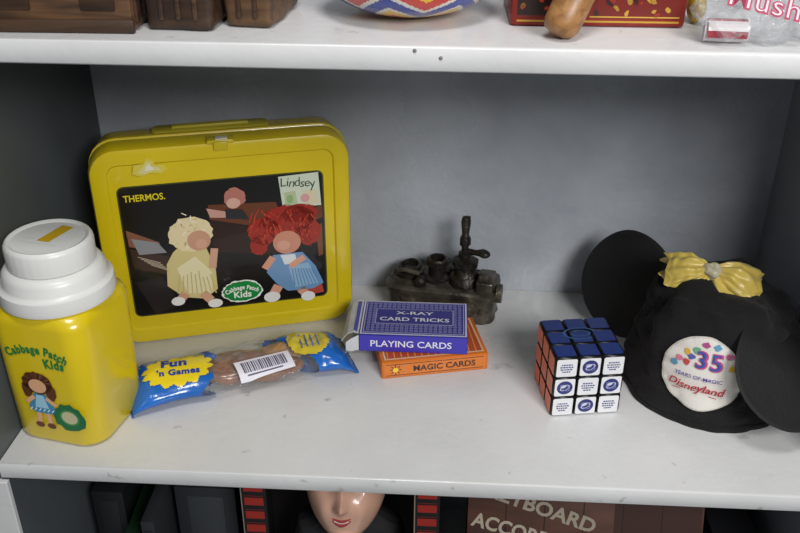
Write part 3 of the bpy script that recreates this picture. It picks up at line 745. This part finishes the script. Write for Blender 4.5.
finish('carton_shell',bm,pm('#15100f',.6),DC,smooth=False)
for sx in (-1,1):
    bm=bmesh.new(); box(bm,sx*.0745,-.0535,.14,.022,.002,.28,.0004); o=finish('striped_panel',bm,pm('#121012',.5),DC)
    d=Decal(plane((sx*.0745-.011,-.0545,0),(1,0,0),(0,0,1)),.45)
    for k in range(18):
        d.rect(.003,.004+.0155*k,.0195,.0125+.0155*k,'#9c2418',0); d.line(.003,.0145+.0155*k,.0195,.0145+.0155*k,.0010,'#6a2018',0)
    d.rect(0,.002,.0010,.278,'#8a7c6e',0)
    d.build('stripe_print',DC)
# dummy
DM=thing('ventriloquist_dummy',(.2475,.106,Z0+.0035),0,'smiling dummy with red lips in black jacket','doll')
me=bpy.data.meshes.new('body'); V=[(0,.004,.030),(0,.004,.065),(0,.004,.100),(0,.006,.135),(0,.004,.165),
 (-.038,.004,.135),(-.050,-.004,.085),(-.036,-.026,.052),(.038,.004,.135),(.050,-.004,.085),(.036,-.026,.052),
 (-.020,-.002,.022),(-.024,-.030,.022),(.020,-.002,.022),(.024,-.030,.022)]
E=[(0,1),(1,2),(2,3),(3,4),(3,5),(5,6),(6,7),(3,8),(8,9),(9,10),(0,11),(11,12),(0,13),(13,14)]
me.from_pydata(V,E,[]); ob=bpy.data.objects.new('body',me); col.objects.link(ob); ob.parent=DM
ob.modifiers.new('skin','SKIN')
RR=[.028,.028,.032,.022,.015,.020,.014,.010,.020,.014,.010,.017,.012,.017,.012]
for v,r in zip(me.skin_vertices[0].data,RR): v.radius=(r,r*.85)
me.skin_vertices[0].data[0].use_root=True
ss=ob.modifiers.new('sub','SUBSURF'); ss.levels=2; ss.render_levels=2; me.materials.append(pm('#141418',.8,0,.1,60))
skin=pm('#d6a890',.34,0,.05,20,coat=.4,name='painted_doll_skin')
HC=Vector((0,-.004,.1960)); HR=Matrix.Rotation(math.radians(-22),3,'X')
def headp(v):
    x,y,z=v
    x*=1-.16*max(0,-z)
    if y<0:
        y*=1.0-.10*max(0,z)
        y-=.13*math.exp(-((x/.30)**2+((z+.78)/.18)**2))
        y-=.26*math.exp(-((x/.12)**2+((z+.17)/.12)**2))
        for s in (-1,1): y-=.07*math.exp(-(((x-s*.13)/.07)**2+((z+.20)/.07)**2))
        y-=.08*math.exp(-((x/.10)**2+((z-.1)/.3)**2))
        y+=.05*math.exp(-((x/.30)**2+((z+.64)/.06)**2))
        for s in(-1,1):
            y-=.09*math.exp(-(((x-s*.45)/.20)**2+((z+.28)/.20)**2))
            y+=.10*math.exp(-(((x-s*.34)/.18)**2+((z-.10)/.14)**2))
    return HR@Vector((x*.0370,y*.041,z*.052))
bm=bmesh.new(); r=bmesh.ops.create_uvsphere(bm,u_segments=120,v_segments=90,radius=1)
for v in bm.verts: v.co=HC+headp(v.co)
for s in(-1,1): ball(bm,HC+HR@Vector((s*.0370,.004,.004)),(.004,.007,.010))
finish('head',bm,skin,DM)
def onface(x,z):
    y=-math.sqrt(max(0,1-x*x-z*z)); return HC+headp((x,y,z))
bm=bmesh.new()
for zz,th,cv in ((-.440,.0012,.05),(-.515,.0018,.08)):
    tube(bm,[onface(x,zz+cv*(abs(x)/.24)**1.5)+Vector((0,-.0001,0)) for x in [(-.234+.036*k) for k in range(14)]],[th*math.sin(PI*(k+.6)/14.2)+.0003 for k in range(14)],10)
finish('lips',bm,pm('#a03038',.35,coat=.4),DM)
bm=bmesh.new()
tube(bm,[onface(x,-.474+.045*(abs(x)/.22)**1.5) for x in [(-.18+.036*k) for k in range(11)]],[.0011]*11,8)
finish('teeth',bm,pm('#d8cfc4',.3),DM)
for s in(-1,1):
    bm=bmesh.new(); p=onface(s*.34,.14); ball(bm,p+HR@Vector((0,.001,0)),(.0058,.003,.0042),0,rot=HR.to_4x4()); ball(bm,p+HR@Vector((0,-.0016,0)),(.0024,.001,.0026),1,rot=HR.to_4x4())
    finish('eye',bm,[pm('#eeeae4',.2),pm('#2a4a6a',.2)],DM)
bm=bmesh.new(); r=bmesh.ops.create_uvsphere(bm,u_segments=40,v_segments=30,radius=1)
bmesh.ops.delete(bm,geom=[v for v in bm.verts if v.co.z<.30+.5*(-v.co.y if v.co.y<0 else v.co.y*1.6)*(1 if v.co.y<0 else -1)],context='VERTS')
for v in bm.verts: v.co=HC+headp(v.co)*1.06
finish('hair',bm,pm('#2a1c14',.6,0,.2,80),DM)
bm=bmesh.new(); lathe(bm,[(.016,.146),(.024,.148),(.0245,.153),(.017,.156)],0,.003,seg=24); finish('collar',bm,pm('#202026',.6),DM)
# keyboard instrument carton
AC=thing('instrument_carton',(.460,.030,Z0),math.radians(-1),'brown instrument carton with cream lettering, leaning back','carton')
bm=bmesh.new(); tilt=Matrix.Rotation(math.radians(-20),4,'X')
T0=Matrix.Translation((0,0,.016))@tilt
def tb(bm,cx,cy,cz,sx,sy,sz,bev,mi=0):
    Mx=T0@Matrix.Translation((cx,cy,cz)); box(bm,*Mx.translation,sx,sy,sz,bev,mi,rot=tilt)
tb(bm,0,.022,.125,.208,.044,.240,.001)
finish('carton_body',bm,woodm('brown_printed_board','3c2118','5a3628',8,(1,1,6)),AC)
o=T0@Vector((-.104,0,.005)); xv=Vector((1,0,0)); yv=(tilt.to_3x3()@Vector((0,0,1)))
d=Decal(plane(o,xv,yv),.5)
d.rect(.130,.002,.206,.238,'#3a2016',0)
for k in range(1,6): d.line(.206*k/6,.002,.206*k/6,.238,.0008,'#24110b',1)
d.text('KEYBOARD',.016,.1905,.0180,'#9c9280',3,rot=-.30,bold=.03,xs=1.10,align='LEFT'); d.text('ACCORDION',.005,.1620,.0180,'#aba18e',3,rot=-.24,bold=.03,xs=.95,align='LEFT')
d.build('carton_print',AC)

# ---------------------------------------------------------------- light
w_=bpy.data.worlds.new('world'); sc.world=w_; w_.use_nodes=True
bg=w_.node_tree.nodes['Background']; bg.inputs[0].default_value=(.86,.93,1,1); bg.inputs[1].default_value=.17
def area(name,loc,tgt,size,e,c,spread=None):
    l=bpy.data.lights.new(name,'AREA'); l.shape='RECTANGLE'; l.size=size[0]; l.size_y=size[1]; l.energy=e; l.color=c
    if spread: l.spread=spread
    o=bpy.data.objects.new(name,l); col.objects.link(o); o.location=loc; o.rotation_euler=(Vector(tgt)-Vector(loc)).to_track_quat('-Z','Y').to_euler()
area('window_light',(.94,-1.15,.93),(.44,.15,.06),(.55,.4),18.5,(1,.99,.98))
area('ceiling_lamp',(.36,-.55,1.6),(.40,.1,.0),(.4,.3),9.5,(1,.99,.97))
